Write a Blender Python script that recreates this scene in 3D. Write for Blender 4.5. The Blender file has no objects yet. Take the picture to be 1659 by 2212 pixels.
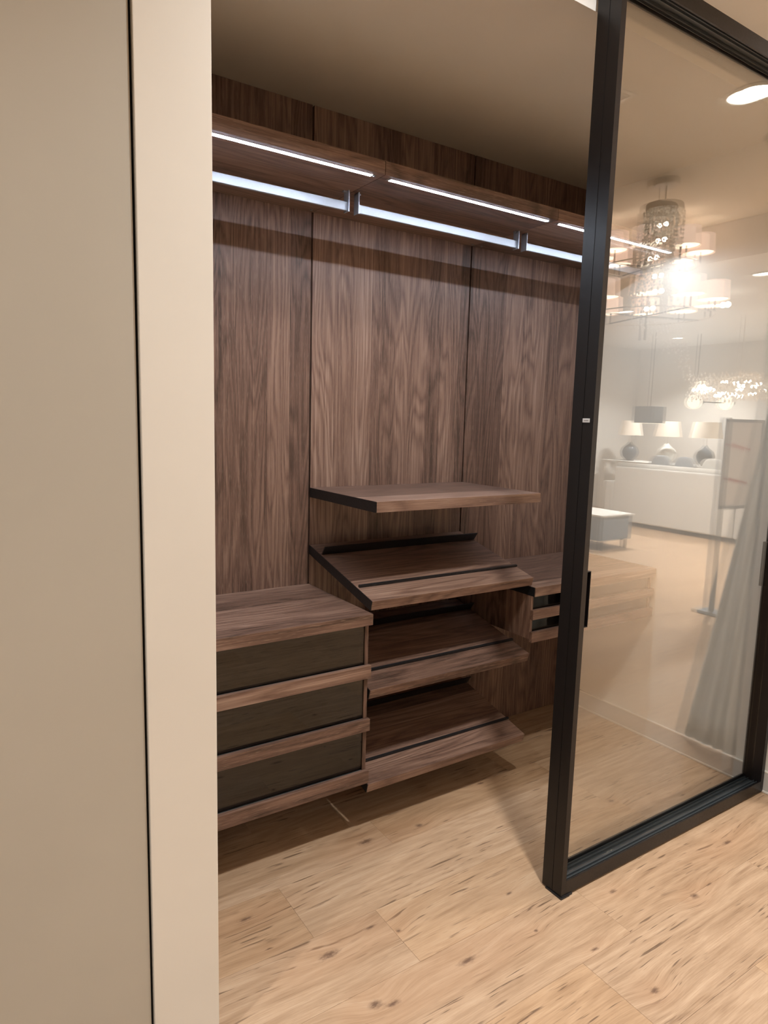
import bpy, bmesh, math, random
from mathutils import Vector, Matrix
random.seed(7)
C = bpy.context.scene.collection
S = bpy.context.scene

# ---------------------------------------------------------------- camera
cd = bpy.data.cameras.new('camera'); cam = bpy.data.objects.new('camera', cd); C.objects.link(cam)
cd.sensor_fit = 'HORIZONTAL'; cd.sensor_width = 36.0; cd.lens = 36.0 * 1458.0 / 1659.0
cd.clip_start = 0.02; cd.clip_end = 60
yaw, pit, rol = math.radians(33.5696), math.radians(-7.8693), math.radians(1.5213)
fw = Vector((math.sin(yaw)*math.cos(pit), math.cos(yaw)*math.cos(pit), math.sin(pit)))
rt = Vector((math.cos(yaw), -math.sin(yaw), 0)); up = rt.cross(fw)
r2 = rt*math.cos(rol) + up*math.sin(rol); u2 = up*math.cos(rol) - rt*math.sin(rol)
M = Matrix((r2, u2, -fw)).transposed().to_4x4(); M.translation = Vector((-1.24962, -2.43315, 1.53796))
cam.matrix_world = M
S.camera = cam

# ---------------------------------------------------------------- world, exposure
w = bpy.data.worlds.new('world'); S.world = w; w.use_nodes = True
w.node_tree.nodes['Background'].inputs[0].default_value = (1.0, 0.95, 0.9, 1)
w.node_tree.nodes['Background'].inputs[1].default_value = 0.3
S.view_settings.view_transform = 'Standard'; S.view_settings.look = 'None'
S.view_settings.exposure = 0.07; S.view_settings.gamma = 1.0; S.view_settings.use_curve_mapping = False

STORE_W = 32.0          # watts of each shop downlight
STORE_COL = (1.0, 0.985, 0.975)
LED_E = 112.0            # radiance of the shelf light strips
LED_COL = (0.76, 0.85, 1.0)

# ---------------------------------------------------------------- dimensions (metres)
XR = 1.619; XL = -0.745; ZC = 2.698; ZST = 3.30; W = 0.8
ZS = 2.3134; TS = 0.0427; DS = 0.5066

# ---------------------------------------------------------------- node helpers
class NT:
    def __init__(s, name):
        s.m = bpy.data.materials.new(name); s.m.use_nodes = True
        s.t = s.m.node_tree; s.t.nodes.clear()
        s.out = s.n('ShaderNodeOutputMaterial')
    def n(s, typ, **k):
        o = s.t.nodes.new(typ)
        for a, b in k.items(): setattr(o, a, b)
        return o
    def set(s, sock, v):
        if isinstance(v, bpy.types.NodeSocket): s.t.links.new(v, sock)
        elif isinstance(v, bpy.types.Node): s.t.links.new(v.outputs[0], sock)
        else: sock.default_value = v
    def math(s, op, a, b=0.0, c=0.0, clamp=False):
        o = s.n('ShaderNodeMath', operation=op, use_clamp=clamp)
        s.set(o.inputs[0], a); s.set(o.inputs[1], b); s.set(o.inputs[2], c)
        return o.outputs[0]
    def comb(s, x, y, z):
        o = s.n('ShaderNodeCombineXYZ'); s.set(o.inputs[0], x); s.set(o.inputs[1], y); s.set(o.inputs[2], z)
        return o.outputs[0]
    def noise(s, vec, scale=1.0, detail=2.0, rough=0.5, dist=0.0):
        o = s.n('ShaderNodeTexNoise'); s.set(o.inputs['Vector'], vec)
        o.inputs['Scale'].default_value = scale; o.inputs['Detail'].default_value = detail
        o.inputs['Roughness'].default_value = rough; o.inputs['Distortion'].default_value = dist
        return o.outputs['Fac']
    def ramp(s, fac, stops):
        o = s.n('ShaderNodeValToRGB'); s.set(o.inputs[0], fac); cr = o.color_ramp
        while len(cr.elements) < len(stops): cr.elements.new(0.5)
        for e, (p, c) in zip(cr.elements, stops): e.position = p; e.color = (*c, 1)
        return o.outputs[0]
    def mrange(s, v, a, b, c=0.0, d=1.0):
        o = s.n('ShaderNodeMapRange'); s.set(o.inputs[0], v)
        for i, x in enumerate((a, b, c, d)): s.set(o.inputs[i+1], x)
        return o.outputs[0]
    def mix(s, f, a, b, mode='MIX'):
        o = s.n('ShaderNodeMix', data_type='RGBA', blend_type=mode)
        s.set(o.inputs[0], f)
        s.set(o.inputs[6], a if not isinstance(a, tuple) else (*a, 1)); s.set(o.inputs[7], b if not isinstance(b, tuple) else (*b, 1))
        return o.outputs[2]
    def bsdf(s, col, rough=0.5, metal=0.0, spec=0.5, bump=None, bs=0.1, bd=0.001, **k):
        o = s.n('ShaderNodeBsdfPrincipled')
        s.set(o.inputs['Base Color'], (*col, 1) if isinstance(col, tuple) else col)
        s.set(o.inputs['Roughness'], rough); s.set(o.inputs['Metallic'], metal); s.set(o.inputs['Specular IOR Level'], spec)
        for a, b in k.items(): s.set(o.inputs[a.replace('_', ' ')], b)
        if bump is not None:
            b = s.n('ShaderNodeBump'); b.inputs['Strength'].default_value = bs; b.inputs['Distance'].default_value = bd
            s.set(b.inputs['Height'], bump); s.t.links.new(b.outputs[0], o.inputs['Normal'])
        s.t.links.new(o.outputs[0], s.out.inputs[0]); return o

def paint(name, col, rough=0.5, bump=0.15, scale=90, spec=0.35):
    t = NT(name); tc = t.n('ShaderNodeTexCoord').outputs['Object']
    n1 = t.noise(tc, scale, 4); n2 = t.noise(tc, 1.7, 3)
    c = t.mix(t.mrange(n2, .35, .65), tuple(x*0.96 for x in col), tuple(min(1, x*1.02) for x in col))
    t.bsdf(c, rough, 0, spec, bump=n1, bs=bump, bd=0.0006); return t.m

def walnut(name, axis, gain=1.0, lam=11.0, sheen=0.42):
    t = NT(name); sx = t.n('ShaderNodeSeparateXYZ'); tc = t.n('ShaderNodeTexCoord')
    t.t.links.new(tc.outputs['Object'], sx.inputs[0])
    X, Y, Z = sx.outputs
    u, v, wv = {'Z': (X, Y, Z), 'X': (Y, Z, X)}[axis]
    rnd = t.n('ShaderNodeObjectInfo').outputs['Random']
    off = t.math('MULTIPLY', rnd, 31.0)
    uu = t.math('ADD', t.math('ADD', u, t.math('MULTIPLY', v, 0.6)), off)
    ww = t.math('ADD', wv, t.math('MULTIPLY', off, 1.7))
    # veneer leaves of uneven width
    wob = t.noise(t.comb(uu, 0.0, 0.0), 5.0, 1)
    lc = t.math('ADD', t.math('MULTIPLY', uu, lam), t.math('MULTIPLY', wob, 2.2))
    cell = t.math('FLOOR', lc)
    wn = t.n('ShaderNodeTexWhiteNoise', noise_dimensions='1D'); t.set(wn.inputs['W'], cell); L = wn.outputs['Value']
    Lo = t.math('MULTIPLY', L, 23.0)
    # cathedral figure
    g = t.comb(t.math('MULTIPLY', uu, 7.0), Lo, t.math('MULTIPLY', t.math('ADD', ww, Lo), 0.9))
    n1 = t.noise(g, 1.0, 2.0, 0.45, 0.3)
    ring = t.math('SINE', t.math('ADD', t.math('MULTIPLY', n1, 95.0), t.math('MULTIPLY', uu, 120.0)))
    ring = t.math('POWER', t.math('ADD', t.math('MULTIPLY', ring, 0.5), 0.5), 0.6)
    fine = t.noise(t.comb(t.math('MULTIPLY', uu, 420.0), t.math('MULTIPLY', v, 60.0), t.math('MULTIPLY', ww, 6.0)), 1.0, 3, 0.6)
    pore = t.noise(t.comb(t.math('MULTIPLY', uu, 900.0), Lo, t.math('MULTIPLY', ww, 26.0)), 1.0, 1, 0.5)
    porem = t.mrange(pore, 0.60, 0.72)
    big = t.noise(t.comb(t.math('MULTIPLY', uu, 14.0), Lo, t.math('MULTIPLY', ww, 1.2)), 1.0, 2)
    line = t.noise(t.comb(t.math('MULTIPLY', uu, 140.0), Lo, t.math('MULTIPLY', ww, 1.4)), 1.0, 2, 0.6)
    tone = t.math('ADD', t.math('MULTIPLY', L, 0.20), t.math('MULTIPLY', ring, 0.13))
    tone = t.math('ADD', tone, t.math('MULTIPLY', line, 0.36))
    tone = t.math('ADD', tone, t.math('MULTIPLY', fine, 0.34))
    tone = t.math('ADD', tone, t.math('MULTIPLY', big, 0.20))
    base = t.ramp(t.mrange(tone, 0.43, 0.84), [(0.0, tuple(gain*x for x in (.052, .030, .021))), (0.45, tuple(gain*x for x in (.150, .086, .062))),
                        (0.75, tuple(gain*x for x in (.228, .140, .102))), (1.0, tuple(gain*x for x in (.34, .23, .172)))])
    base = t.mix(t.math('MULTIPLY', porem, 0.50), base, tuple(gain*x for x in (.32, .225, .165)))
    h = t.math('ADD', fine, t.math('MULTIPLY', porem, 0.6))
    t.bsdf(base, sheen, 0, 0.45, bump=h, bs=0.22, bd=0.0005); return t.m

KNOTS = [(-.381, -.901, .030), (-.359, -1.112, .026), (-.054, -1.128, .032), (-.316, -1.135, .018), (.319, -1.48, .022),
         (1.14, -1.212, .026), (-.014, -.508, .030), (.213, -.529, .022), (-.224, -.873, .020), (.296, -1.294, .014),
         (.996, -.802, .022), (-.534, -.643, .024), (.245, -.986, .012), (-.159, -.929, .014), (1.30, -.93, .018),
         (.62, -.42, .018), (.20, -1.15, .011), (-.52, -.79, .012), (.55, -1.16, .016), (.765, -1.317, .022), (.86, -1.31, .014)]
def oak(name):
    t = NT(name); geo = t.n('ShaderNodeNewGeometry'); sx = t.n('ShaderNodeSeparateXYZ')
    t.t.links.new(geo.outputs['Position'], sx.inputs[0]); X, Y, Z = sx.outputs
    rnd = t.n('ShaderNodeObjectInfo').outputs['Random']; off = t.math('MULTIPLY', rnd, 47.0)
    kd = None; warp = None
    for i, (kx, ky, r) in enumerate(KNOTS):
        dx = t.math('DIVIDE', t.math('SUBTRACT', X, kx), (2.6, 1.5, 3.4)[i % 3])
        dy = t.math('SUBTRACT', Y, ky)
        d2 = t.math('ADD', t.math('MULTIPLY', dx, dx), t.math('MULTIPLY', dy, dy))
        e = t.math('EXPONENT', t.math('DIVIDE', d2, -(r*r*(.34, .42, .16)[i % 3])))
        e2 = t.math('EXPONENT', t.math('DIVIDE', d2, -(r*r*6.0)))
        wv = t.math('MULTIPLY', e2, r*1.1)
        kd = e if kd is None else t.math('ADD', kd, e)
        warp = wv if warp is None else t.math('ADD', warp, wv)
    Yw = t.math('ADD', Y, warp)
    yo = t.math('ADD', Yw, off); xo = t.math('ADD', X, t.math('MULTIPLY', off, 2.3))
    slow = t.noise(t.comb(t.math('MULTIPLY', xo, 1.1), t.math('MULTIPLY', yo, 5.0), 0.0), 1.0, 2, 0.45, 0.0)
    ring = t.math('SINE', t.math('ADD', t.math('MULTIPLY', slow, 70.0), t.math('MULTIPLY', yo, 60.0)))
    fine = t.noise(t.comb(t.math('MULTIPLY', xo, 9.0), t.math('MULTIPLY', yo, 300.0), 0.0), 1.0, 3, 0.65)
    pore = t.noise(t.comb(t.math('MULTIPLY', xo, 22.0), t.math('MULTIPLY', yo, 520.0), 3.0), 1.0, 1)
    mid = t.noise(t.comb(t.math('MULTIPLY', xo, 2.2), t.math('MULTIPLY', yo, 42.0), 7.0), 1.0, 4, 0.62, 0.0)
    tone = t.math('ADD', t.math('MULTIPLY', ring, 0.03), t.math('MULTIPLY', fine, 0.42))
    tone = t.math('ADD', tone, t.math('MULTIPLY', mid, 0.50))
    tone = t.math('ADD', tone, t.math('MULTIPLY', slow, 0.25))
    tone = t.math('ADD', tone, t.math('MULTIPLY', rnd, 0.10))
    base = t.ramp(t.mrange(tone, 0.38, 0.84), [(0.0, (.23, .140, .078)), (0.35, (.385, .258, .160)), (0.7, (.50, .352, .230)), (1.0, (.575, .430, .300))])
    base = t.mix(t.math('MULTIPLY', t.mrange(pore, 0.60, 0.75), 0.35), base, (.26, .15, .08))
    base = t.mix(t.mrange(t.math('FRACT', t.math('MULTIPLY', rnd, 7.3)), 0.0, 1.0, 0.0, 0.5), base, (.96, .84, .66), 'MULTIPLY')
    # dark cracks along the grain
    ck = t.noise(t.comb(t.math('MULTIPLY', xo, 6.5), t.math('MULTIPLY', yo, 95.0), 11.0), 1.0, 2, 0.6, 0.25)
    ck2 = t.noise(t.comb(t.math('MULTIPLY', xo, 1.9), t.math('MULTIPLY', yo, 7.0), 5.0), 1.0, 1)
    cm = t.math('MULTIPLY', t.mrange(ck, 0.605, 0.665), t.mrange(ck2, 0.44, 0.56))
    base = t.mix(t.math('MULTIPLY', cm, 0.75), base, (.085, .045, .025))
    kn = t.noise(t.comb(t.math('MULTIPLY', X, 60.0), t.math('MULTIPLY', Y, 160.0), 0.0), 1.0, 3, 0.7)
    km = t.mrange(t.math('ADD', kd, t.math('MULTIPLY', t.math('SUBTRACT', kn, 0.5), 1.6)), 0.35, 0.95)
    halo = t.mrange(warp, 0.004, 0.022)
    base = t.mix(t.math('MULTIPLY', halo, 0.28), base, (.40, .225, .12))
    base = t.mix(t.math('MULTIPLY', t.math('MULTIPLY', km, kd), 0.85, clamp=True), base, (.105, .055, .035))
    t.bsdf(base, t.mrange(fine, 0.3, 0.7, 0.36, 0.48), 0, 0.4, bump=t.math('SUBTRACT', fine, t.math('MULTIPLY', cm, 0.8)), bs=0.2, bd=0.0006)
    return t.m

def metal(name, col, rough=0.4, met=0.0, spec=0.5, brush=0.06):
    t = NT(name); tc = t.n('ShaderNodeTexCoord').outputs['Object']
    n = t.noise(tc, 160.0, 3)
    r = t.mrange(n, 0.3, 0.7, rough-brush, rough+brush)
    t.bsdf(col, r, met, spec, bump=n, bs=0.04, bd=0.0003); return t.m

def emit(name, col, e, falloff=False):
    t = NT(name); n = t.n('ShaderNodeEmission'); n.inputs[0].default_value = (*col, 1); n.inputs[1].default_value = e
    t.t.links.new(n.outputs[0], t.out.inputs[0]); return t.m

def pane(name, tint, f0, gloss=(1, 1, 1), rough=0.0):
    t = NT(name); geo = t.n('ShaderNodeNewGeometry')
    d = t.n('ShaderNodeVectorMath', operation='DOT_PRODUCT')
    t.t.links.new(geo.outputs['Incoming'], d.inputs[0]); t.t.links.new(geo.outputs['Normal'], d.inputs[1])
    c = t.math('SUBTRACT', 1.0, t.math('ABSOLUTE', d.outputs['Value']), clamp=True)
    F = t.math('ADD', t.math('MULTIPLY', t.math('POWER', c, 5.0), 1.0-f0), f0, clamp=True)
    a = t.n('ShaderNodeBsdfTransparent'); a.inputs[0].default_value = (*tint, 1)
    b = t.n('ShaderNodeBsdfGlossy'); b.inputs[0].default_value = (*gloss, 1); b.inputs['Roughness'].default_value = rough
    mx = t.n('ShaderNodeMixShader'); t.set(mx.inputs[0], F); t.t.links.new(a.outputs[0], mx.inputs[1]); t.t.links.new(b.outputs[0], mx.inputs[2])
    t.t.links.new(mx.outputs[0], t.out.inputs[0]); return t.m

def fabric(name, col, e=0.0, ecol=(1, .8, .6)):
    t = NT(name); tc = t.n('ShaderNodeTexCoord').outputs['Object']
    wv = t.noise(tc, 220.0, 2)
    c = t.mix(t.mrange(wv, .35, .65), tuple(x*.9 for x in col), col)
    b = t.bsdf(c, 0.85, 0, 0.1, bump=wv, bs=0.1, bd=0.0005)
    if e: b.inputs['Emission Color'].default_value = (*ecol, 1); b.inputs['Emission Strength'].default_value = e
    return t.m

MAT = dict(
    wallwhite=paint('warm_white_paint', (.68, .66, .60), .5),
    cream=paint('cream_lacquer', (.72, .70, .64), .38, bump=.05, scale=40, spec=.45),
    beige=paint('beige_lacquer', (.455, .43, .37), .42, bump=.05, scale=40, spec=.4),
    ceil=paint('closet_ceiling_paint', (.72, .67, .58), .8, bump=.3, scale=140),
    shopceil=paint('shop_ceiling_paint', (.80, .75, .67), .8, bump=.3, scale=140),
    shopwall=paint('shop_wall_paint', (.76, .74, .70), .6),
    skirt=paint('grey_vinyl', (.50, .49, .46), .35, bump=.05),
    wal_v=walnut('walnut_veneer_upright', 'Z'),
    wal_h=walnut('walnut_veneer_lengthwise', 'X', gain=1.0, lam=8.0),
    oak=oak('oak_plank'),
    subfloor=paint('dark_underlay', (.10, .07, .05), .9),
    black=metal('black_metal', (.010, .010, .011), .45),
    bronze=metal('dark_bronze_anodised', (.0085, .0068, .0066), .36, met=0.0, spec=.35),
    channel=metal('blue_black_track', (.045, .055, .062), .35, met=.3),
    gap=metal('black_gap', (.004, .004, .004), .9),
    alu=metal('brushed_aluminium', (.33, .35, .38), .5, met=.8),
    grey=metal('grey_edge_metal', (.28, .28, .28), .4, met=.8),
    silver=metal('pale_plate', (.75, .75, .74), .35, met=.4),
    led=emit('light_strip_glow', LED_COL, LED_E),
    glass=pane('clear_door_glass', (.99, .985, .97), .066),
    smoke=pane('bronze_smoked_glass', (.28, .24, .17), .055),
    drawerin=metal('dark_drawer_lining', (.030, .025, .020), .6),
    downlight=emit('downlight_glow', (1, .95, .86), 30.0),
    shade=fabric('pink_cream_lamp_shade', (.80, .62, .52), 1.5, (1, .76, .62)),
    shadein=emit('lit_shade_lining', (1, .86, .66), 7.0),
    tshade=fabric('ivory_table_lamp_shade', (.80, .72, .62), .55, (1, .84, .66)),
    globe=emit('opal_globe_glow', (1, .90, .74), 3.2),
    bulb=emit('small_bulb_glow', (1, .90, .76), 25.0),
    crystal=metal('crystal_bead', (.92, .90, .86), .12, met=0, spec=1.0, brush=.03),
    chrome=metal('satin_nickel', (.62, .59, .54), .35, met=.4),
    sofa=fabric('white_upholstery', (.72, .72, .69)),
    blue=paint('slate_blue_lacquer', (.20, .25, .30), .4),
    cushion=fabric('blue_grey_cushion', (.38, .42, .46)),
    sheer=fabric('sheer_grey_white_curtain', (.52, .55, .54)),
    paper=paint('white_paper', (.80, .80, .80), .5, bump=0),
    red=paint('faded_red_print', (.55, .20, .20), .6, bump=0),
    pot=metal('dark_glazed_ceramic', (.09, .11, .13), .15),
)

# ---------------------------------------------------------------- geometry helpers
OFF = {}
def box(bm, x0, x1, y0, y1, z0, z1):
    vs = [bm.verts.new((x, y, z)) for x in (x0, x1) for y in (y0, y1) for z in (z0, z1)]
    for f in ((0, 1, 3, 2), (4, 6, 7, 5), (0, 4, 5, 1), (2, 3, 7, 6), (0, 2, 6, 4), (1, 5, 7, 3)):
        bm.faces.new([vs[i] for i in f])
    return bm
def B(*b):
    bm = bmesh.new()
    for x in b: box(bm, *x)
    return bm
def prismx(bm, prof, x0, x1):          # polygon in (y,z) pushed along x
    a = [bm.verts.new((x0, y, z)) for y, z in prof]; b = [bm.verts.new((x1, y, z)) for y, z in prof]
    n = len(prof); bm.faces.new(a); bm.faces.new(b[::-1])
    for i in range(n): bm.faces.new((a[i], b[i], b[(i+1) % n], a[(i+1) % n]))
    return bm
def lathe(bm, prof, cx, cy, seg=24, cap=True):   # prof: (r, z)
    rings = []
    for r, z in prof:
        rings.append([bm.verts.new((cx+r*math.cos(2*math.pi*k/seg), cy+r*math.sin(2*math.pi*k/seg), z)) for k in range(seg)])
    for a, b in zip(rings, rings[1:]):
        for k in range(seg): bm.faces.new((a[k], a[(k+1) % seg], b[(k+1) % seg], b[k]))
    if cap:
        if prof[0][0] > 1e-5: bm.faces.new(rings[0][::-1])
        if prof[-1][0] > 1e-5: bm.faces.new(rings[-1])
    return bm
def tube(bm, a, b, r, seg=8):
    a, b = Vector(a), Vector(b); d = (b-a).normalized()
    s = d.orthogonal().normalized(); t = d.cross(s)
    A = [bm.verts.new(a+(s*math.cos(2*math.pi*k/seg)+t*math.sin(2*math.pi*k/seg))*r) for k in range(seg)]
    Bv = [bm.verts.new(b+(s*math.cos(2*math.pi*k/seg)+t*math.sin(2*math.pi*k/seg))*r) for k in range(seg)]
    for k in range(seg): bm.faces.new((A[k], A[(k+1) % seg], Bv[(k+1) % seg], Bv[k]))
    bm.faces.new(A[::-1]); bm.faces.new(Bv); return bm
def torus(bm, c, R, r, ax='z', seg=40, s2=8):
    c = Vector(c); V = []
    for i in range(seg):
        a = 2*math.pi*i/seg; row = []
        for j in range(s2):
            b = 2*math.pi*j/s2; q = (R+r*math.cos(b)); p = (q*math.cos(a), q*math.sin(a), r*math.sin(b))
            if ax == 'y': p = (p[0], p[2], p[1])
            row.append(bm.verts.new(c+Vector(p)))
        V.append(row)
    for i in range(seg):
        for j in range(s2):
            bm.faces.new((V[i][j], V[(i+1) % seg][j], V[(i+1) % seg][(j+1) % s2], V[i][(j+1) % s2]))
    return bm
def ball(bm, c, r, sub=2):
    bmesh.ops.create_icosphere(bm, subdivisions=sub, radius=r, matrix=Matrix.Translation(c)); return bm
def octa(bm, c, r):
    x, y, z = c; h = r*1.5
    v = [bm.verts.new(p) for p in ((x+r, y, z), (x, y+r, z), (x-r, y, z), (x, y-r, z), (x, y, z+h), (x, y, z-h))]
    for i in range(4):
        bm.faces.new((v[i], v[(i+1) % 4], v[4])); bm.faces.new((v[(i+1) % 4], v[i], v[5]))

def put(name, bm, mat, parent=None, bevel=0.0, smooth=False, loc=None, label=None, cat=None, group=None, kind=None):
    """link one mesh object; bm is in world coordinates"""
    bmesh.ops.recalc_face_normals(bm, faces=bm.faces[:])
    if parent is not None: off = OFF[parent.name]
    elif loc is not None: off = Vector(loc)
    else: off = Vector((0, 0, 0))
    bmesh.ops.translate(bm, verts=bm.verts[:], vec=-off)
    me = bpy.data.meshes.new(name); bm.to_mesh(me); bm.free()
    if smooth:
        for p in me.polygons: p.use_smooth = True
    o = bpy.data.objects.new(name, me); C.objects.link(o); me.materials.append(MAT[mat])
    if parent is not None: o.parent = parent
    else: o.location = off
    OFF[o.name] = off
    if bevel:
        m = o.modifiers.new('bevel', 'BEVEL'); m.width = bevel; m.segments = 2; m.limit_method = 'ANGLE'; m.angle_limit = 0.6
    for k, v in (('label', label), ('category', cat), ('group', group), ('kind', kind)):
        if v: o[k] = v
    return o
def thing(name, label, cat, loc, group=None, kind=None):
    o = bpy.data.objects.new(name, None); C.objects.link(o); o.location = loc; o.empty_display_size = .1
    OFF[o.name] = Vector(loc)
    for k, v in (('label', label), ('category', cat), ('group', group), ('kind', kind)):
        if v: o[k] = v
    return o
def struct(name, bm, mat, label, cat, parent=None, **k):
    return put(name, bm, mat, parent, kind='structure', label=label, cat=cat, **k)

# ================================================================ SETTING
fl = struct('floor', B((-4.6, 10.2, -8.1, 4.1, -.06, -.004)), 'oak', 'light knotty oak plank floor running through closet and shop', 'floor')
# planks: boundaries between rows (y), then end joints per row
rows = [.02, -.08, -.245, -.41, -.57, -.82, -1.06, -1.31, -1.58, -1.83, -2.08, -2.33, -2.58, -2.83]
joints = {0: [-.6, .35, 1.2], 1: [-.35, .62, 1.5], 2: [-.02, .80, 1.45], 3: [-.62, .066, .955], 4: [-.39, .97], 5: [-.172, 1.02, 1.9],
          6: [-.95, .445, 1.62], 7: [.224, 1.1, 2.1], 8: [-.40, .644, 1.7], 9: [.15, 1.3], 10: [-.5, .8], 11: [.3, 1.5], 12: [-.2, 1.0]}
for i in range(len(rows)-1):
    y1, y0 = rows[i], rows[i+1]
    xs = [-2.2 if y0 < -1.0 else XL-.01] + [j for j in joints[i]] + [3.4 if y0 < -1.3 else 1.63]
    xs = sorted(x for x in xs if x <= (3.4 if y0 < -1.3 else 1.63))
    for a, b in zip(xs, xs[1:]):
        if b-a < .05: continue
        d = random.uniform(-.0003, .0)
        put('plank', B((a+.0003, b-.0003, y0+.0003, y1-.0003, -.0035, d)), 'oak', fl)

struct('wall_back', B((XL-.01, XR+.15, .022, .14, -.02, ZST)), 'gap', 'black backing wall seen only as thin seams between the walnut panels', 'wall')
seams = [XL, 0.0, W, XR+.010]
plab = ['walnut wall panel left of the first seam, above the glass drawer unit',
        'middle walnut wall panel behind the floating shelf, between the two seams',
        'walnut wall panel right of the second seam, running behind the black door frame']
for i in range(3):
    a, b = seams[i], seams[i+1]
    put('wall_panel', B((a+(.0038 if i else 0), b-(.0038 if i < 2 else 0), 0, .020, .002, ZC-.001)), 'wal_v', None, bevel=.0006,
        loc=((a+b)/2, .01, 0.002), label=plab[i], cat='wall panel')
struct('wall_right', B((XR+.011, XR+.14, -1.15, .022, -.02, ZST)), 'wallwhite', 'white painted right wall of the closet seen through the glass door', 'wall')
bb = struct('baseboard_right', B((XR, XR+.0108, -1.149, -.0005, .0005, .090)), 'skirt', 'low grey vinyl skirting along the white right wall', 'baseboard')
put('top_bead', B((XR-.0015, XR+.0108, -1.149, -.0005, .090, .094)), 'wallwhite', bb)
put('floor_bead', B((XR-.006, XR-.0002, -1.149, -.0005, .0005, .010)), 'wallwhite', bb, bevel=.002)
# left partition: cream end board + beige flank with a thin shadow gap
struct('wall_left', B((-3.6, -.9045, -.992, -.93, -.02, ZST)), 'beige', 'flat beige panel filling the left edge of the picture', 'wall')
struct('partition_core', B((-.9035, XL-.004, -.9815, -.85, -.02, ZST)), 'gap', 'dark core of the partition seen only as the thin gap beside the cream end board', 'wall')
struct('wall_closet_left', B((XL-.06, XL-.0005, -.9815, .0215, -.02, ZST)), 'wallwhite', 'inner left wall of the closet hidden behind the cream end board', 'wall')
struct('trim_1', B((-.8985, XL, -1.0, -.9822, -.003, ZST-.001)), 'cream', 'tall cream end board of the partition beside the closet opening', 'trim', bevel=.0015)
struct('ceiling', B((XL-.0003, XR+.0108, -.999, .0215, ZC, ZC+.04)), 'ceil', 'dim brownish ceiling inside the closet', 'ceiling')
struct('wall_header', B((XL+.0, XR+.139, -1.0, -.9, ZC+.0402, ZST-.001), (XL, XR+.0105, -1.0, -.9993, ZC, ZC+.0402)), 'shopwall', 'pale header wall above the closet opening behind the door top', 'wall')
# shop around the camera
DX, DY, DR = 2.47, -1.83, .10
VX, VY = 1.82, -2.38
struct('ceiling_shop', B((-4.6, DX-DR, -8.1, -.9, ZST, ZST+.1), (DX+DR, 10.2, -8.1, -.9, ZST, ZST+.1), (DX-DR, DX+DR, -8.1, DY-DR, ZST, ZST+.1), (DX-DR, DX+DR, DY+DR, -.9, ZST, ZST+.1)), 'shopceil', 'warm off-white shop ceiling above the door top', 'ceiling')
struct('soffit', B((4.56, 10.2, -8.1, -1.15, 2.98, ZST-.001)), 'shopwall', 'lowered grey-white shop ceiling mirrored in the glass', 'ceiling')
struct('wall_far', B((-4.6, 10.2, -8.2, -8.1, -.05, ZST)), 'shopwall', 'pale far shop wall mirrored in the glass', 'wall')
struct('wall_shop_right', B((10.2, 10.3, -8.1, -1.15, -.05, ZST)), 'shopwall', 'pale end wall of the shop mirrored in the glass', 'wall')
struct('wall_shop_front', B((XR+.14, 10.2, -1.15, -1.0, -.05, ZST)), 'shopwall', 'shop wall beyond the right end of the closet', 'wall')
struct('wall_shop_left', B((-4.7, -4.6, -8.1, 4.1, -.05, ZST)), 'shopwall', 'pale shop wall left of the camera outside the view', 'wall')

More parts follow.
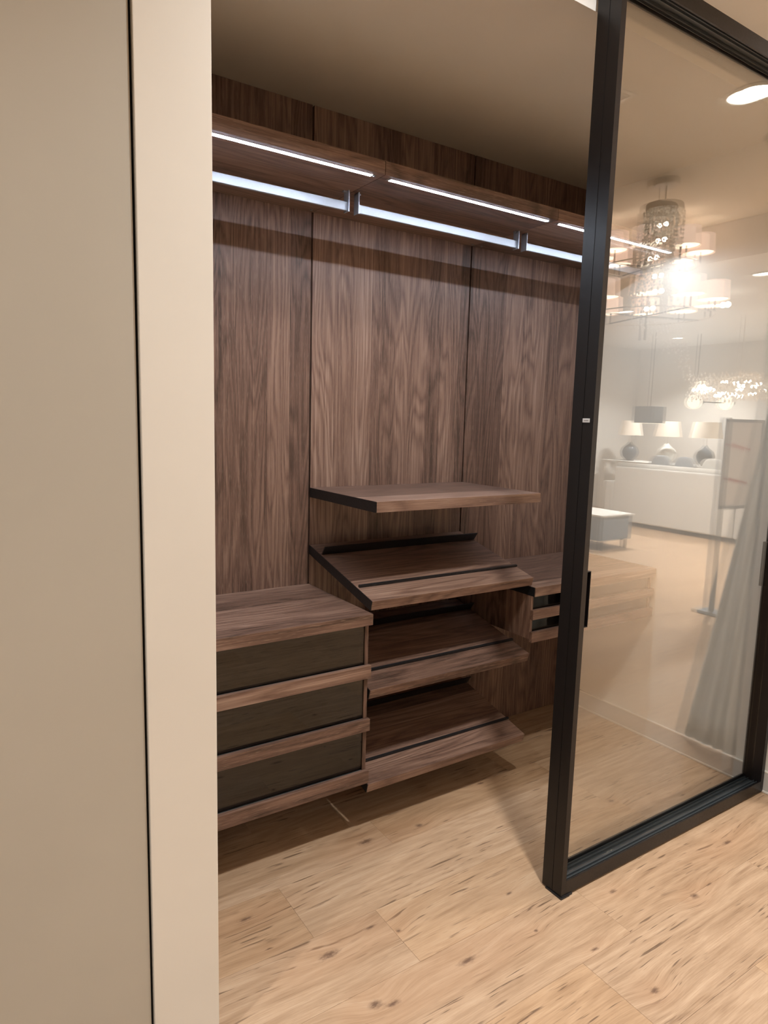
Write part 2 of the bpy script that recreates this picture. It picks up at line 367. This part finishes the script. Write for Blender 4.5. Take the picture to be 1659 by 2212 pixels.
# ================================================================ TOP SHELF, LIGHTS, RAILS
mods = [(XL+.001, -.001, -.78, -.034), (.001, W-.001, .037, .772), (W+.001, XR+.006, .833, 1.560)]
rl = [(-.78, -.018), (.018, W-.014+.002), (W+.030, XR-.02)]
sl = ['left length of walnut top shelf with a light strip, starting behind the cream end board',
      'middle length of walnut top shelf with a light strip, above the floating shelf',
      'right length of walnut top shelf with a light strip, running behind the black door frame']
hl = ['pale metal hanging rail at the upper left, ending above the first wall seam',
      'pale metal hanging rail in the middle, full length in view under the top shelf',
      'pale metal hanging rail at the upper right, passing behind the door frame']
for i, (a, b, la, lb) in enumerate(mods):
    t = thing('top_shelf', sl[i], 'shelf', ((a+b)/2, -.25, ZS))
    la2 = max(la, a+.012)
    ly0, ly1 = -.485, -.468
    bm = B((a, b, -DS, ly0-.002, ZS, ZS+TS), (a, b, ly1+.002, -.0005, ZS, ZS+TS), (a, la2-.012, ly0-.002, ly1+.002, ZS, ZS+TS),
           (lb+.012, b, ly0-.002, ly1+.002, ZS, ZS+TS), (la2-.012, lb+.012, ly0-.002, ly1+.002, ZS+.008, ZS+TS))
    put('board', bm, 'wal_h', t)
    ls = put('light_strip', B((la2-.012, lb+.012, ly0-.002, ly0, ZS-.0008, ZS+.008), (la2-.012, lb+.012, ly1, ly1+.002, ZS-.0008, ZS+.008)), 'alu', t)
    put('diffuser', B((la2, lb, ly0, ly1, ZS-.0012, ZS+.006)), 'led', ls)
    put('end_cap', B((la2-.012, la2, ly0, ly1, ZS-.001, ZS+.006)), 'alu', ls)
    put('end_cap', B((lb, lb+.012, ly0, ly1, ZS-.001, ZS+.006)), 'alu', ls)
    for (fx, fy) in ((b-.022, -.475), (b-.02, -.03)):
        put('fastener', lathe(bmesh.new(), [(.005, ZS-.003), (.005, ZS+.002)], fx if i < 2 else a+.03, fy, 12), 'grey', t)
    ra, rb = rl[i]; ra = max(ra, a+.004)
    h = thing('hanging_rail', hl[i], 'clothes rail', ((ra+rb)/2, -.295, 2.25))
    put('rail', B((ra+.003, rb-.003, -.301, -.289, 2.247, 2.277)), 'alu', h, bevel=.002)
    for s, xb in ((1, ra), (-1, rb)):
        x0, x1 = (xb, xb+.004) if s > 0 else (xb-.004, xb)
        put('bracket', B((x0, x1, -.312, -.280, 2.243, ZS-.0005), (x0-(0 if s > 0 else .012), x1+(.012 if s > 0 else 0), -.3, -.290, ZS-.006, ZS-.0005)), 'alu', h)

# ================================================================ DRAWER UNITS
def counter_unit(x0, x1, ztop, lips, label, gl=.012, bottom=None, leftblack=False):
    t = thing('drawer_unit', label, 'drawer unit', ((x0+x1)/2, -.25, lips[-1][1]))
    put('top_board', B((x0+(.0025 if leftblack else 0), x1, -.499, -.0008, ztop-.040, ztop)), 'wal_h', t, bevel=.0008)
    if leftblack:
        put('end_plate', B((x0, x0+.0023, -.496, -.0008, ztop-.040, ztop-.001)), 'black', t)
    zb = lips[-1][1]+.012
    for xa in (x0+.001, x1-.019):
        put('side_panel', B((xa, xa+.014, -.478, -.0008, zb, ztop-.0405)), 'wal_v', t)
    put('base_board', B((x0+.0155, x1-.0195, -.455, -.0008, zb, zb+.014)), 'wal_h', t)
    put('back_board', B((x0+.0155, x1-.0195, -.014, -.0008, zb+.0145, ztop-.0405)), 'wal_v', t)
    ztops = [ztop-.043] + [l[1]-.001 for l in lips[:-1]]
    for (zt, zl), zg in zip(lips, ztops):
        d = put('drawer', B((x0+.02, x0+.03, -.462, -.03, zt-.020, zg-.03), (x1-.034, x1-.024, -.462, -.03, zt-.020, zg-.03),
                            (x0+.03, x1-.034, -.462, -.03, zt-.022, zt-.012), (x0+.03, x1-.034, -.04, -.03, zt-.012, zg-.03)), 'drawerin', t)
        put('glass_front', B((x0+.0155, x1-.0195, -.473, -.467, zt-.012, zg-.002)), 'smoke', d)
        put('lip', B((x0+.001, x1-.0004, -.4945, -.479, zl, zt)), 'wal_h', d, bevel=.0008)
        put('grip_channel', B((x0+.016, x1-.020, -.4785, -.4735, zl+.004, zt-.002), (x0+.016, x1-.020, -.4735, -.4732, zl+.004, zt-.002)), 'grey', d)
    return t
counter_unit(XL+.002, .0008, .8564, [(.667, .620), (.466, .421), (.268, .219)],
             'wall-hung walnut unit with three smoked glass drawers at left')
counter_unit(W+.001, XR+.006, .8564, [(.756, .715), (.660, .616)],
             'shallow wall-hung walnut unit with two glass drawers, partly behind the glass door', leftblack=True)

# ================================================================ FLOATING + SLOPED SHELVES
t = thing('floating_shelf', 'flat floating walnut shelf with a black end, topmost of the middle shelves', 'shelf', (.4, -.25, 1.216))
put('board', B((.0035, W-.001, -.500, -.0008, 1.2155, 1.254)), 'wal_h', t, bevel=.0008)
put('end_plate', B((.001, .0033, -.4995, -.0008, 1.2155, 1.2535)), 'black', t)
put('end_plate', B((W-.0009, W+.0006, -.4995, -.0008, 1.2160, 1.2535)), 'wal_h', t)

k = .121/.488; th = .036; L = math.hypot(1, k); ny, nz = -k/L, 1/L     # slope direction (toward the room and down)
def P(y, h, zf):      # point h above the board's top at depth y
    z0 = zf+.121+k*y
    return (y+ny*h*1.0, z0+nz*h)
def slope_shelf(zf, label, ntop):
    t = thing('sloped_shelf', label, 'shelf', (.4, -.25, zf-.03))
    xa, xb = .0035, W-.001
    # back edge is cut plumb against the wall, front edge square to the board
    prof = [(-.0008, zf+.121), (-.488, zf), P(-.488, -th, zf), (-.0008, zf+.121-th/ (1/L))]
    put('board', prismx(bmesh.new(), prof, xa, xb), 'wal_h', t, bevel=.0008)
    put('end_plate', prismx(bmesh.new(), [(-.0008, zf+.1205), (-.487, zf-.0003), P(-.487, -th-.001, zf), (-.0008, zf+.1205-th*L)], .001, .0033), 'black', t)
    a, b = P(-.386, .0, zf), P(-.376, .0, zf)
    put('shoe_stop', prismx(bmesh.new(), [P(-.386, .0002, zf), P(-.386, .009, zf), P(-.377, .009, zf), P(-.377, .0002, zf)], .010, W+.0005), 'black', t)
    # tall heel rest near the back leaning towards the room
    put('heel_rest', prismx(bmesh.new(), [P(-.100, .0002, zf), P(-.116, .040, zf), P(-.112, .041, zf), P(-.094, .0002, zf)], .008, W+.001), 'black', t)
    return t
slope_shelf(.898, 'sloped walnut shoe shelf with black stops, directly under the floating shelf', 0)
slope_shelf(.569, 'sloped walnut shoe shelf between the two drawer units, middle of the three', 1)
slope_shelf(.208, 'lowest sloped walnut shoe shelf, hanging just above the oak floor', 2)

# ================================================================ SLIDING GLASS DOOR
x0, x1 = .371, XR-.003
Yf, Yb = -1.095, -1.0125; zt0, zt1 = 2.757, 2.802; z0 = .006
door = thing('glass_door', 'sliding glass door in a slim dark bronze frame', 'door', ((x0+x1)/2, -1.054, 0))
sf = .021
def stile(a, b):
    bm = B((a, b, Yf, -1.057, z0, zt1), (a+.0012, b-.0012, -1.057, -1.0545, z0, zt1), (a, b, -1.0545, Yb, z0, zt1))
    return put('stile', bm, 'bronze', door)
s1 = stile(x0, x0+sf); s2 = stile(x1-sf, x1)
def rail(za, zb, name, updown):
    bm = B((x0+sf+.0003, x1-sf-.0003, Yf, -1.089, za, zb), (x0+sf+.0003, x1-sf-.0003, -1.0188, Yb, za, zb))
    r = put(name, bm, 'bronze', door)
    if updown > 0: a, b = za, zb-.014
    else: a, b = za+.010, zb
    put('track_channel', B((x0+sf+.0005, x1-sf-.0005, -1.0888, -1.019, a, b)), 'channel', r)
    e = b if updown > 0 else a
    lo, hi = (e, e+.007) if updown > 0 else (e-.007, e)
    for yy in (-1.0785, -1.066, -1.042, -1.0125-.016):
        put('ridge', B((x0+sf+.0005, x1-sf-.0005, yy-.0012, yy+.0012, lo, hi)), 'channel', r)
    return r
rail(z0+.002, .055, 'bottom_rail', 1); rail(zt0, zt1, 'top_rail', -1)
for yy in (-1.056, -1.029):
    put('glass_pane', B((x0+sf+.0006, x1-sf-.0006, yy, yy+.003, .042, zt0+.013)), 'glass', door)
def handle(a, b, s):
    h = put('handle', B((a, b, -1.0935, -1.0605, .912, .914), (a, b, -1.0935, -1.0605, 1.088, 1.090),
                        (b-.002 if s > 0 else a, b if s > 0 else a+.002, -1.0935, -1.0605, .914, 1.088)), 'bronze', door)
    put('finger_recess', B((a, b-.0022, -1.0700, -1.0680, .9142, 1.0878)) if s > 0 else B((a+.0022, b, -1.0700, -1.0680, .9142, 1.0878)), 'gap', h)
    return h
handle(x0+sf+.0004, x0+sf+.0185, 1)
# the matching grip on the inner side of the far stile
h = put('handle', B((x1-sf-.016, x1-sf-.0004, -1.0245, -1.008, .890, 1.076)), 'bronze', door, bevel=.001)
put('finger_recess', B((x1-sf-.0164, x1-sf-.0161, -1.021, -1.0115, .90, 1.066)), 'gap', h)
nm = put('maker_plate', B((x0-.0012, x0-.0002, -1.082, -1.0555, 1.5425, 1.5545)), 'silver', door, bevel=.0004)
put('print_line', B((x0-.0014, x0-.00121, -1.077, -1.0605, 1.5475, 1.5495)), 'grey', nm)
put('floor_guide', B((x0-.004, x0+.035, -1.100, -1.03, .0004, .0058), (x0+.002, x0+.05, -1.098, -1.090, .0004, .008)), 'black', door)

# ================================================================ SHOP THINGS (mirrored in the glass)
def downlight(x, y, z, label, group=None, power=STORE_W):
    t = thing('downlight', label, 'ceiling light', (x, y, z), group)
    bm = bmesh.new(); lathe(bm, [(.088, z-.0005), (.088, z-.008), (.070, z-.012), (.066, z-.0005)], x, y, 32, cap=False)
    put('trim_ring', bm, 'wallwhite', t, smooth=False)
    put('lamp', lathe(bmesh.new(), [(.064, z-.005), (.064, z-.0008)], x, y, 32), 'downlight', t)
    ld = bpy.data.lights.new('downlight_lamp', 'AREA'); ld.shape = 'DISK'; ld.size = .12; ld.energy = power; ld.color = STORE_COL; ld.spread = math.radians(122)
    lo = bpy.data.objects.new('downlight_lamp', ld); C.objects.link(lo); lo.parent = t; lo.location = (0, 0, -.014)
    return t
downlight(.03, -1.75, ZST, 'round recessed downlight in front of the closet opening, above the camera')
t = thing('downlight', 'round recessed downlight mirrored at the upper right corner of the glass', 'ceiling light', (DX, DY, ZST))
bm = bmesh.new(); lathe(bm, [(.092, ZST-.0005), (.125, ZST-.0005), (.125, ZST-.006), (.092, ZST-.006)], DX, DY, 40, cap=False)
put('trim_ring', bm, 'wallwhite', t)
put('can', lathe(bmesh.new(), [(.092, ZST-.0004), (.096, ZST+.055)], DX, DY, 40, cap=False), 'silver', t, smooth=True)
put('lamp', lathe(bmesh.new(), [(.095, ZST+.056), (.095, ZST+.062)], DX, DY, 40), 'downlight', t)
ld = bpy.data.lights.new('downlight_lamp', 'AREA'); ld.shape = 'DISK'; ld.size = .15; ld.energy = STORE_W; ld.color = STORE_COL; ld.spread = math.radians(122)
lo = bpy.data.objects.new('downlight_lamp', ld); C.objects.link(lo); lo.parent = t; lo.location = (0, 0, .05)
t = thing('ceiling_vent', 'small square ceiling vent mirrored high in the glass beside the door frame', 'vent', (VX, VY, ZST))
put('frame', B((VX-.17, VX+.17, VY-.17, VY-.15, ZST-.008, ZST-.0005), (VX-.17, VX+.17, VY+.15, VY+.17, ZST-.008, ZST-.0005), (VX-.17, VX-.15, VY-.15, VY+.15, ZST-.008, ZST-.0005), (VX+.15, VX+.17, VY-.15, VY+.15, ZST-.008, ZST-.0005)), 'silver', t)
for q in range(5): put('slat', B((VX-.15, VX+.15, VY-.13+q*.06, VY-.10+q*.06, ZST-.006, ZST-.0005)), 'wallwhite', t)
G = 'recessed downlights of the shop ceiling out of view'
for (x, y) in ((-2.6, -1.9), (-2.4, -5.0), (.4, -5.0)):
    downlight(x, y, ZST, 'round recessed downlight outside the view over the shop floor', G)
for (x, y) in ((5.3, -3.2), (6.2, -5.4), (9.0, -3.4), (9.0, -6.5)):  # unseen lamps, power raised to brighten the mirrored shop
    downlight(x, y, 2.98, 'unseen round recessed downlight in the lowered shop ceiling', 'unseen downlights of the lowered ceiling', STORE_W*3.0)
downlight(3.2, -5.2, ZST, 'round recessed downlight outside the view over the shop floor', G)

# crystal chandelier
cx, cy = 3.25, -2.88
ch = thing('crystal_chandelier', 'tall chandelier of hanging crystal strands under a round canopy, mirrored in the glass', 'chandelier', (cx, cy, ZST))
put('canopy', lathe(bmesh.new(), [(.085, ZST-.045), (.09, ZST-.04), (.09, ZST-.001)], cx, cy, 32), 'chrome', ch)
put('stem', tube(bmesh.new(), (cx, cy, ZST-.045), (cx, cy, 3.13), .006), 'chrome', ch)
rg = torus(bmesh.new(), (0, 0, 0), .057, .005, 'y'); bmesh.ops.rotate(rg, verts=rg.verts[:], matrix=Matrix.Rotation(math.radians(-35), 3, 'Z')); bmesh.ops.translate(rg, verts=rg.verts[:], vec=(cx, cy, 3.185))
put('ring', rg, 'chrome', ch, smooth=True)
put('drum', lathe(bmesh.new(), [(.125, 3.09), (.13, 3.085), (.13, 3.125), (.125, 3.13)], cx, cy, 32), 'chrome', ch)
bm = bmesh.new()
for s in range(46):
    a = 2*math.pi*s/46; ln = .38 + .85*((s/46) ** 1.5); r = .12
    z = 3.075
    while z > 3.075-ln:
        rr = r + .02*math.sin(z*9+s)
        if z < 2.72:
            f = (2.72-z); rr = r+f*.18
            if random.random() < .3+f*.3: z -= .03; continue
        octa(bm, (cx+rr*math.cos(a+(3.08-z)*1.1), cy+rr*math.sin(a+(3.08-z)*1.1), z), random.uniform(.007, .012)); z -= random.uniform(.018, .036)
put('crystal_strands', bm, 'crystal', ch, kind='stuff')

for q in range(6):  # glowing balls added inside the strands to make the crystals sparkle
    put('bulb', ball(bmesh.new(), (cx+.03*math.cos(q*2), cy+.03*math.sin(q*2), 3.0-.12*q), .018, 2), 'bulb', ch, smooth=True)
# two-tier chandelier with drum shades
cx, cy = 4.12, -3.60
ch = thing('shade_chandelier', 'two-tier chandelier ringed with lit pink drum shades, mirrored in the glass', 'chandelier', (cx, cy, ZST))
put('canopy', lathe(bmesh.new(), [(.07, ZST-.03), (.07, ZST-.001)], cx, cy, 24), 'black', ch)
put('stem', tube(bmesh.new(), (cx, cy, ZST-.03), (cx, cy, 2.30), .012), 'black', ch)
for zt, R, n, ph in ((3.10, .40, 8, .2), (2.68, .56, 10, .0)):
    rg = put('ring', torus(bmesh.new(), (cx, cy, zt-.17), R, .006), 'chrome', ch, smooth=True)
    sp = bmesh.new()
    for q in range(4):
        a = q*math.pi/2+.3; tube(sp, (cx, cy, zt-.17), (cx+R*math.cos(a), cy+R*math.sin(a), zt-.17), .006)
    put('spokes', sp, 'black', ch)
    for q in range(n):
        a = ph+2*math.pi*q/n; x, y = cx+R*math.cos(a), cy+R*math.sin(a)
        s_ = put('lamp_shade', lathe(bmesh.new(), [(.113, zt-.075), (.105, zt+.075)], x, y, 24, cap=False), 'shade', ch, smooth=True)
        put('lit_lining', lathe(bmesh.new(), [(.098, zt-.068), (.098, zt-.062)], x, y, 20), 'shadein', s_)
        put('candle_arm', tube(bmesh.new(), (x, y, zt-.17), (x, y, zt-.07), .008), 'black', s_)

# globe pendant
gp = thing('globe_pendant', 'pendant of lit opal globes on dark rods, mirrored in the glass', 'pendant lamp', (8.8, -6.0, 2.98))
put('stem', tube(bmesh.new(), (8.80, -6.0, 2.02), (8.80, -6.0, 2.979), .008), 'black', gp)
put('rod', tube(bmesh.new(), (8.62, -5.95, 1.93), (9.60, -5.95, 1.94), .008), 'black', gp)
for gx, gz in ((8.90, 2.15), (8.74, 1.93), (9.62, 1.94)):
    g_ = put('globe', ball(bmesh.new(), (gx, -5.97, gz), .115, 3), 'globe', gp, smooth=True)
    put('collar', ball(bmesh.new(), (gx+.08, -5.90, gz), .035, 2), 'black', g_, smooth=True)

# sparkling bubble chandelier
cx, cy, cz = 7.55, -4.62, 2.07
ch = thing('bubble_chandelier', 'wide glittering chandelier of lit crystal beads at the right edge, mirrored in the glass', 'chandelier', (cx, cy, 2.98))
put('stem', tube(bmesh.new(), (cx, cy, cz+.05), (cx, cy, 2.979), .006), 'chrome', ch)
bm = bmesh.new()
for q in range(700):
    a = random.uniform(0, 2*math.pi); r = .62*math.sqrt(random.random()); octa(bm, (cx+r*math.cos(a), cy+r*math.sin(a), cz+random.uniform(-.17, .16)), random.uniform(.010, .020))
put('crystal_beads', bm, 'crystal', ch, kind='stuff')
for q in range(26):
    a = q*2.4; r = .56*math.sqrt((q+.5)/26)
    put('bulb', ball(bmesh.new(), (cx+r*math.cos(a), cy+r*math.sin(a), cz+random.uniform(-.13, .10)), .026, 1), 'bulb', ch)

# spotlight bars
for (bx, by, bz, lab) in ((5.55, -3.95, 2.86, 'ceiling bar with three small lit spots right of the shaded chandelier'),
                          (6.35, -6.9, 2.02, 'low hanging bar with three small lit bulbs beside the door frame')):
    sb = thing('spotlight_bar', lab, 'spotlight', (bx, by, 2.98))
    put('bar', tube(bmesh.new(), (bx-.02, by-.02, bz+.05), (bx+.5, by+.02, bz+.05), .008), 'chrome', sb)
    put('stem', tube(bmesh.new(), (bx+.24, by, bz+.05), (bx+.24, by, 2.979), .008), 'chrome', sb)
    for q in range(3):
        put('bulb', ball(bmesh.new(), (bx+.05+.19*q, by, bz), .032, 2), 'bulb', sb, smooth=True)

# white sofa seen from the back, with cushions
so = thing('sofa', 'long white upholstered sofa seen from its back, mirrored in the glass', 'sofa', (8.0, -5.5, 0))
put('back', B((7.60, 7.82, -6.5, -4.55, .06, .90)), 'sofa', so, bevel=.02)
put('top_roll', tube(bmesh.new(), (7.70, -6.5, .905), (7.70, -4.55, .905), .06, 12), 'sofa', so, smooth=True)
put('seat', B((7.83, 8.5, -6.42, -4.63, .06, .45)), 'sofa', so, bevel=.03)
for ya in (-6.66, -4.54): put('arm', B((7.60, 8.5, ya, ya+.15, .06, .66)), 'sofa', so, bevel=.02)
for ax in (7.68, 8.42):
    for ay in (-6.55, -4.5): put('foot', B((ax-.03, ax+.03, ay-.03, ay+.03, 0, .059)), 'black', so)
for q, (yy, hh, lb) in enumerate(((-5.95, 1.03, 'blue-grey cushion on the sofa, nearest the lamps'), (-5.55, 1.06, 'blue-grey cushion in the middle of the sofa back'),
                             (-5.12, 1.05, 'pale cushion at the right of the row on the sofa'))):
    bm = bmesh.new(); bmesh.ops.create_uvsphere(bm, u_segments=20, v_segments=12, radius=1)
    for v in bm.verts:
        def sq(a): return math.copysign(abs(a)**.6, a)
        v.co = Vector((sq(v.co.x)*.08+7.98, sq(v.co.y)*.17+yy, sq(v.co.z)*.24+.455+.235))
        v.co.z += (v.co.z-.45)*.35
    put('cushion', bm, 'cushion' if q < 2 else 'sofa', None, smooth=True, loc=(7.98, yy, .45), label=lb, cat='cushion')

# console with table lamps behind the sofa
ct = thing('console_table', 'long pale console table behind the white sofa, carrying the lamps', 'table', (9.3, -5.9, 0))
put('top', B((9.0, 9.6, -7.9, -3.9, .86, .90)), 'sofa', ct)
for ax in (9.04, 9.56):
    for ay in (-7.86, -3.94): put('leg', B((ax-.03, ax+.03, ay-.03, ay+.03, 0, .86)), 'chrome', ct)
lamps = [(-7.5, .30, 'pot', 'leftmost table lamp of the row, ivory shade on a slim dark base'),
         (-6.75, .34, 'sofa', 'second table lamp of the row, ivory shade on a pale base'),
         (-6.05, .38, 'pot', 'third table lamp of the row, wide shade on a round dark glass base'),
         (-5.25, .38, 'sofa', 'fourth table lamp of the row, wide shade on a white base'),
         (-4.45, .34, 'pot', 'rightmost table lamp of the row, ivory shade on a dark base')]
for yy, d, bmt, lb in lamps:
    tl = thing('table_lamp', lb, 'lamp', (9.3, yy, .90))
    r = d/2
    put('base', lathe(bmesh.new(), [(.06, .9003), (.07, .92), (.13, .98), (.15, 1.06), (.12, 1.14), (.04, 1.20), (.015, 1.24)], 9.3, yy, 20), bmt, tl, smooth=True)
    put('stem', tube(bmesh.new(), (9.3, yy, 1.235), (9.3, yy, 1.50), .008), 'chrome', tl)
    put('lamp_shade', lathe(bmesh.new(), [(r+.05, 1.36), (r, 1.62)], 9.3, yy, 28, cap=False), 'tshade', tl, smooth=True)
    put('bulb', ball(bmesh.new(), (9.3, yy, 1.48), .035, 2), 'globe', tl, smooth=True)

# dark hanging cube lamp and a low blue chest
t = thing('box_pendant', 'square slate-blue hanging lamp box above the row of table lamps', 'pendant lamp', (8.2, -6.38, 2.98))
put('box', B((8.06, 8.36, -6.56, -6.2, 1.58, 1.84)), 'blue', t, bevel=.005)
put('cord', tube(bmesh.new(), (8.2, -6.38, 1.84), (8.2, -6.38, 2.979), .006), 'black', t)
put('lit_underside', B((8.08, 8.34, -6.54, -6.22, 1.574, 1.5795)), 'globe', t)
t = thing('chest', 'low slate-blue chest on thin legs mirrored beside the black door frame', 'chest', (5.75, -5.25, 0))
put('body', B((5.45, 6.0, -5.55, -4.95, .12, .42)), 'blue', t, bevel=.004)
put('top', B((5.43, 6.02, -5.57, -4.93, .42, .44)), 'sofa', t)
put('drawer_front', B((5.442, 5.45, -5.52, -4.98, .15, .39)), 'blue', t)
for ax in (5.50, 5.95):
    for ay in (-5.50, -5.0): put('leg', B((ax-.015, ax+.015, ay-.015, ay+.015, 0, .12)), 'black', t)

# sign stand
t = thing('sign_stand', 'grey floor stand with a framed white paper sign, mirrored in the glass', 'sign', (4.08, -2.72, 0))
put('foot', B((4.0, 4.15, -2.80, -2.62, .0005, .022)), 'blue', t)
put('pole', B((4.055, 4.090, -2.735, -2.705, .022, 1.62)), 'blue', t)
fr = put('frame', B((4.090, 4.60, -2.73, -2.71, 1.585, 1.61), (4.090, 4.60, -2.73, -2.71, .87, .895), (4.090, 4.115, -2.73, -2.71, .895, 1.585), (4.575, 4.60, -2.73, -2.71, .895, 1.585)), 'blue', t)
put('paper', B((4.115, 4.575, -2.722, -2.718, .895, 1.585)), 'paper', fr)
bm = bmesh.new()
for zz in (1.40, 1.12):
    for q in range(16):
        x = 4.14+q*.018; a = zz-.02-q*.003+.012*(q % 2); box(bm, x, x+.008, -2.7175, -2.7172, a, a+.036)
        box(bm, x+.006, x+.018, -2.7175, -2.7172, zz-q*.003, zz-q*.003+.012)
put('print', bm, 'red', fr, label='two rows of illegible faded red lettering')

# sheer curtain at the wall end
bm = bmesh.new(); NX, NZ = 60, 20; grid = []
for j in range(NZ+1):
    f = j/NZ; z = .01+f*2.74; wd = .05+.28*max(0, 1-z/1.9)**1.1+.02*(1-f); row = []
    for i in range(NX+1):
        q = i/NX; row.append(bm.verts.new((1.80+(.006+.007*(1-f))*math.sin(i*.55+f*.5+math.sin(i*.21)*1.5), -1.156-q*wd, z)))
    grid.append(row)
for j in range(NZ):
    for i in range(NX): bm.faces.new((grid[j][i], grid[j][i+1], grid[j+1][i+1], grid[j+1][i]))
t = thing('curtain', 'gathered sheer grey-white curtain flaring to the floor, mirrored at the right of the glass', 'curtain', (1.80, -1.25, .01))
c_ = put('cloth', bm, 'sheer', t, smooth=True); m = c_.modifiers.new('thickness', 'SOLIDIFY'); m.thickness = .002
put('rod', tube(bmesh.new(), (1.80, -1.1505, 2.775), (1.80, -1.30, 2.775), .012), 'chrome', t)
put('rod_knob', ball(bmesh.new(), (1.80, -1.315, 2.775), .022, 2), 'chrome', t, smooth=True)
